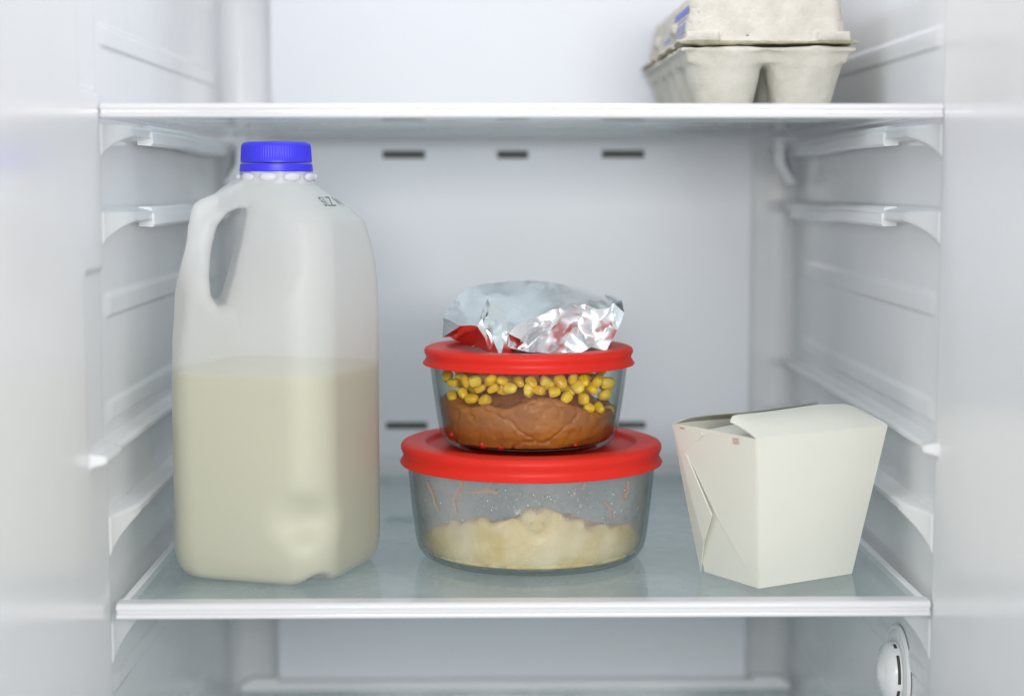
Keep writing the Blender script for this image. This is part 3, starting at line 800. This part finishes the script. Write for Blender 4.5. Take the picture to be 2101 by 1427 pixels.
def subdivide(V, T, amp, rg, topsoft=True):
    V = list(V); mid = {}; out = []
    def m(a, b_):
        k = (min(a, b_), max(a, b_))
        if k not in mid:
            A, B = np.asarray(V[a]), np.asarray(V[b_]); L = np.linalg.norm(A - B)
            t = 0.5 + rg.uniform(-0.16, 0.16)
            q = A + (B - A) * t
            # the upper face was smoothed flat by hand, the folded end is crumpled
            soft = 0.35 if (q[1] > 98 and q[2] > 138) else 1.0
            q = q + np.array([rg.gauss(0, 1), rg.gauss(0, 1), rg.gauss(0, 1)]) * min(L, 14) * amp * soft
            q[2] = max(q[2], 120.7)
            mid[k] = len(V); V.append(q)
        return mid[k]
    for t in T:
        a, b_, c = t[:3]
        x, y, z = m(a, b_), m(b_, c), m(c, a)
        out += [(a, x, z), (x, b_, y), (z, y, c), (x, y, z)]
    return V, out
rg = random.Random(21)
Vf, Tf = list(Vb), Tri
for q in Vf: q[2] = max(q[2], 120.7)
Vf, Tf = subdivide(Vf, Tf, 0.06, rg)
Vf, Tf = subdivide(Vf, Tf, 0.03, rg)
fo = obj('foil_packet', Vf, Tf, M_FOIL, smooth=True, angle=26, loc=(8, 115, 120.6))
tag(fo, 'crumpled aluminium foil packet lying on the smaller red lid', 'foil packet')

# ------------------------------------------------------------------ takeout box
A = np.array([math.cos(R(31)), math.sin(R(31)), 0]); B = np.array([-math.sin(R(31)), math.cos(R(31)), 0])
BC = np.array([144.3, 65.7, 0.0]); H = 84.0
cb = lambda sa, sb: BC + A * 33.5 * sa + B * 23.5 * sb + np.array([0, 0, 0.4])
ct = lambda sa, sb: BC + A * 46.6 * sa + B * 35.5 * sb + np.array([0, 0, H])
Fb, Rb, Bb, Lb = cb(-1, -1), cb(1, -1), cb(1, 1), cb(-1, 1)
Ft, Rt, Bt, Lt = ct(-1, -1), ct(1, -1), ct(1, 1), ct(-1, 1)
tb = thing('takeout_box', 'white folded paper takeout box with slightly open top flaps', 'takeout box', (BC[0], BC[1], 0))
def face_n(a, b_, c, ref):
    n = unit(np.cross(b_ - a, c - a)); return n if np.dot(n, (a + b_ + c) / 3 - ref) > 0 else -n
CEN = BC + np.array([0, 0, 42])
def wallp(name, pts):
    n = face_n(pts[0], pts[1], pts[2], CEN); v, f = slab(pts, n, 0.55)
    return obj(name, v, f, M_CARD, tb, smooth=False), n
_, nF = wallp('front_panel', [Fb, Rb, Rt, Ft])
wallp('right_panel', [Rb, Bb, Bt, Rt]); _, nBk = wallp('back_panel', [Bb, Lb, Lt, Bt])
_, nL = wallp('left_panel', [Lb, Fb, Ft, Lt])
v, f = slab([Fb, Rb, Bb, Lb], (0, 0, -1), 0.5); obj('base_panel', v, f, M_CARD, tb, smooth=False)
def lp(x, y, o): return on_plane(x, y, Fb, nL) + nL * o
g1 = [(1447, 892, 0.55), (1551, 899.5, 0.25), (1555, 1207, 0.2), (1512, 1128, 0.7), (1470, 1052, 0.9), (1412, 930, 0.9), (1407, 925, 0.9)]
g2 = [(1379.5, 870, 0.3), (1441, 885, 0.9), (1446, 892, 1.1), (1407, 926, 1.3), (1412, 931, 1.3), (1470.5, 1053, 3.6), (1453, 1110, 3.2), (1438, 1171, 0.3), (1408, 1020, 0.3)]
for nm, g, th in (('gusset_panel', g1, 0.5), ('gusset_flap', g2, 0.6)):
    v, f = slab([lp(*p) for p in g], nL, th); obj(nm, v, f, M_CARD, tb, smooth=False)
for x, y, w_, h_ in ((1511, 899.5, 13, 1.6), (1511.5, 904, 14, 1.4), (1512, 908.5, 13, 1.6), (1403, 876.8, 9, 1.6)):
    o_ = 1.2 if x < 1450 else 0.72
    v, f = slab([lp(x - w_ / 2, y - h_ / 2 - (0.6), o_), lp(x + w_ / 2, y - h_ / 2 + 0.6, o_), lp(x + w_ / 2, y + h_ / 2 + 0.6, o_), lp(x - w_ / 2, y + h_ / 2 - 0.6, o_)], nL, 0.15)
    obj('print_mark', v, f, M_PRINT, tb, smooth=False)
def curve_at(tab, s):
    k = [t[0] for t in tab]; return [np.interp(s, k, [t[i] for t in tab]) for i in (1, 2, 3)]
def flap(name, h0, h1, tab, bulge, mat, n=25, m=9, nrm=(0, 0, 1), th=0.5):
    Pn = []
    for i in range(n):
        s = i / (n - 1); h = h0 + (h1 - h0) * s
        px, py, yy = curve_at(tab, s); e = on(px, py, 1, yy); row = []
        for j in range(m):
            t = j / (m - 1)
            q = h + (e - h) * t; q = q + np.array([0, 0, bulge * math.sin(math.pi * t) * (0.3 + 0.7 * math.sin(math.pi * min(max(s, 0.06), 0.94)))])
            row.append(q)
        Pn.append(row)
    v, f = grid_sheet(Pn, th, nrm)
    return obj(name, v, f, mat, tb, angle=40)
flap('front_flap', Ft + np.array([0, 0, 0.2]), Rt + np.array([0, 0, 0.2]), [(0, 1498, 864, 27), (0.05, 1503, 851, 31), (0.3, 1571, 844, 46), (0.7, 1680, 829, 74), (0.88, 1735, 828, 86), (0.95, 1762, 836, 83), (1, 1800, 862, 68)], 2.2, M_CARD)
flap('back_flap', Lt, Bt, [(0, 1381, 867, 66), (0.12, 1415, 855.5, 62), (0.25, 1460, 849.5, 60), (0.5, 1570, 840.5, 62), (0.62, 1612, 835, 72), (0.85, 1676, 823.5, 96), (0.9, 1680, 824, 100), (0.93, 1677, 829, 101), (1, 1690, 836, 112)], -0.5, M_CARD, nrm=(0.1, -0.5, 0.6))
s0 = Lt + (Ft - Lt) * 0.36; s1 = Lt + (Ft - Lt) * 0.97
v, f = slab([s0 + (0, 0, -1.2), s1 + (0, 0, -1.2), s1 + A * 26 + B * 6 + (0, 0, 0.5), s0 + A * 30 + (0, 0, 1.5)], (0, 0, 1), 0.5)
obj('side_flap', v, f, M_CARD, tb, smooth=False)
s0 = Bt + (Rt - Bt) * 0.05; s1 = Bt + (Rt - Bt) * 0.95
v, f = slab([s0 + (0, 0, -2), s1 + (0, 0, -2), s1 - A * 30 + (0, 0, -3), s0 - A * 30 + (0, 0, -3)], (0, 0, 1), 0.5)
obj('side_flap', v, f, M_CARD, tb, smooth=False)

# ------------------------------------------------------------------ egg carton on the upper shelf
EX, EY0, EL, EZ, EW = 145.3, 130.0, 242.0, 256.2, 51.5
ec = thing('egg_carton', 'grey moulded pulp egg carton standing on the upper glass shelf', 'egg carton', (EX, EY0 + EL / 2, EZ))
RIM = EZ + 39.6
def carton_base(X, Y, Z):
    x = X - EX; y = Y - EY0
    d = np.full(X.shape, 1e3)
    zz = np.clip((Z - EZ) / 38.5, 0, 1)
    for sx in (-1, 1):
        for k in range(5):
            cy_ = 24.2 + k * 48.4
            rr = 14.5 + 9.5 * zz ** 0.75
            px, py = np.abs(x - sx * (22.5 + 2.0 * zz)), np.abs(y - cy_)
            q = (px ** 3.0 + py ** 3.0) ** (1 / 3.0) - rr
            d = smin(d, q, 3.0)
    # web between the cups in the upper third, deeper fold in the middle
    web = np.maximum(np.maximum(np.abs(x) - (EW - 3.5 - 6 * (1 - zz)), np.abs(y - EL / 2) - (EL / 2 - 3 - 5 * (1 - zz))), (RIM - 9) - Z)
    d = smin(d, web, 4.0)
    rim = np.maximum(np.maximum(np.abs(x) - EW, np.abs(y - EL / 2) - EL / 2), np.abs(Z - (RIM - 1.4)) - 1.4)
    d = smin(d, rim, 2.0)
    d = np.maximum(d, np.maximum(Z - RIM, EZ + 0.3 - Z))
    return d + vnoise(X, Y, Z, 5, 3) * 0.8 + vnoise(X, Y, Z, 14, 7) * 1.0
P, Q = nets(carton_base, (EX - 56, EY0 - 4, EZ - 2), (EX + 56, EY0 + EL + 4, RIM + 4), 1.5)
obj('base_tray', P, Q, M_PULP, ec)
def lid_gap(y): return 1.2 + 0.0 * y
def carton_lid(X, Y, Z):
    x = X - EX; y = Y - EY0
    hz = Z - RIM
    taper = 0.20 * np.maximum(hz, 0)
    a = np.abs(x) - (EW - 1.5 - taper * 0.75 - 1.5 * sstep(0, 5, hz)); b_ = np.abs(y - EL / 2) - (EL / 2 - 1.5 - taper * 0.9 - 1.5 * sstep(0, 5, hz))
    r = 9.0
    d = np.hypot(np.maximum(a + r, 0), np.maximum(b_ + r, 0)) + np.minimum(np.maximum(a + r, b_ + r), 0) - r
    d = smax(d, hz - 34, 8.0)
    # lower flange with scalloped edge, corner pads
    fl = np.maximum(np.maximum(np.abs(x) - (EW + 0.8), np.abs(y - EL / 2) - (EL / 2 + 0.8)), np.abs(hz - 2.4 - 1.0 * np.sin(y * 0.13) * (np.abs(x) > EW - 4)) - 1.0)
    d = smin(d, fl, 1.8)
    for sx in (-1, 1):
        pad = np.maximum(np.maximum(np.abs(x - sx * 38) - 9.5, np.abs(y - 1.0) - 3.2), np.abs(hz - 6.0) - 2.6)
        d = smin(d, pad, 1.5)
        for yy in (70, 170):
            lug = np.maximum(np.maximum(np.abs(y - yy) - 9, np.abs(x - sx * 44) - 5.5), np.abs(hz - 15) - 3.2)
            d = smin(d, lug, 2.0)
    d = np.maximum(d, 1.3 + vnoise(X, Y, Z * 0, 17, 2) * 1.8 - hz)
    inner = d + 2.2
    return np.maximum(d, -np.maximum(inner, hz - 30)) + vnoise(X, Y, Z, 4.5, 6) * 0.7
P, Q = nets(carton_lid, (EX - 58, EY0 - 6, RIM - 2), (EX + 58, EY0 + EL + 6, RIM + 38), 1.5)
ld = obj('lid', P, Q, M_PULP, ec)
ld.data.materials.append(M_PULPE)
zc = P[Q].mean(1)[:, 2] - RIM
ld.data.polygons.foreach_set('material_index', ((zc < 3.6) & (P[Q].mean(1)[:, 2] > 0)).astype(int).tolist())
# faded blue print on the lid's long side: rows of small blocks, a bold row and rules
pk = []
def print_row(y0, y1, h, th, mat, bold):
    parts = []; y = y0; rg = random.Random(int(h * 10))
    while y < y1:
        L = rg.uniform(3, 6) if bold else rg.uniform(2, 5)
        xo = EX - (EW - 3.0 - 0.20 * 0.75 * h) - 0.4; xo2 = EX - (EW - 3.0 - 0.20 * 0.75 * (h + th)) - 0.4
        parts.append(([(xo, y, RIM + h), (xo, min(y + L, y1), RIM + h), (xo2, min(y + L, y1), RIM + h + th), (xo2, y, RIM + h + th)], [(0, 1, 2, 3)]))
        y += L + (0.8 if bold else 0.9)
    v, f = merge(parts); obj('print_row', v, f, mat, ld, smooth=False)
for args in ((12, 80, 20, 4.6, M_BLUEINK, True), (10, 82, 17.2, 0.6, M_BLUEINK, True), (14, 60, 13.8, 1.3, M_PALEINK, False), (14, 70, 11.4, 1.3, M_PALEINK, False), (12, 60, 9.0, 1.3, M_PALEINK, False), (10, 66, 6.8, 0.5, M_BLUEINK, True), (90, 130, 10.0, 3.0, M_PALEINK, False)):
    print_row(EY0 + args[0], EY0 + args[1], *args[2:])
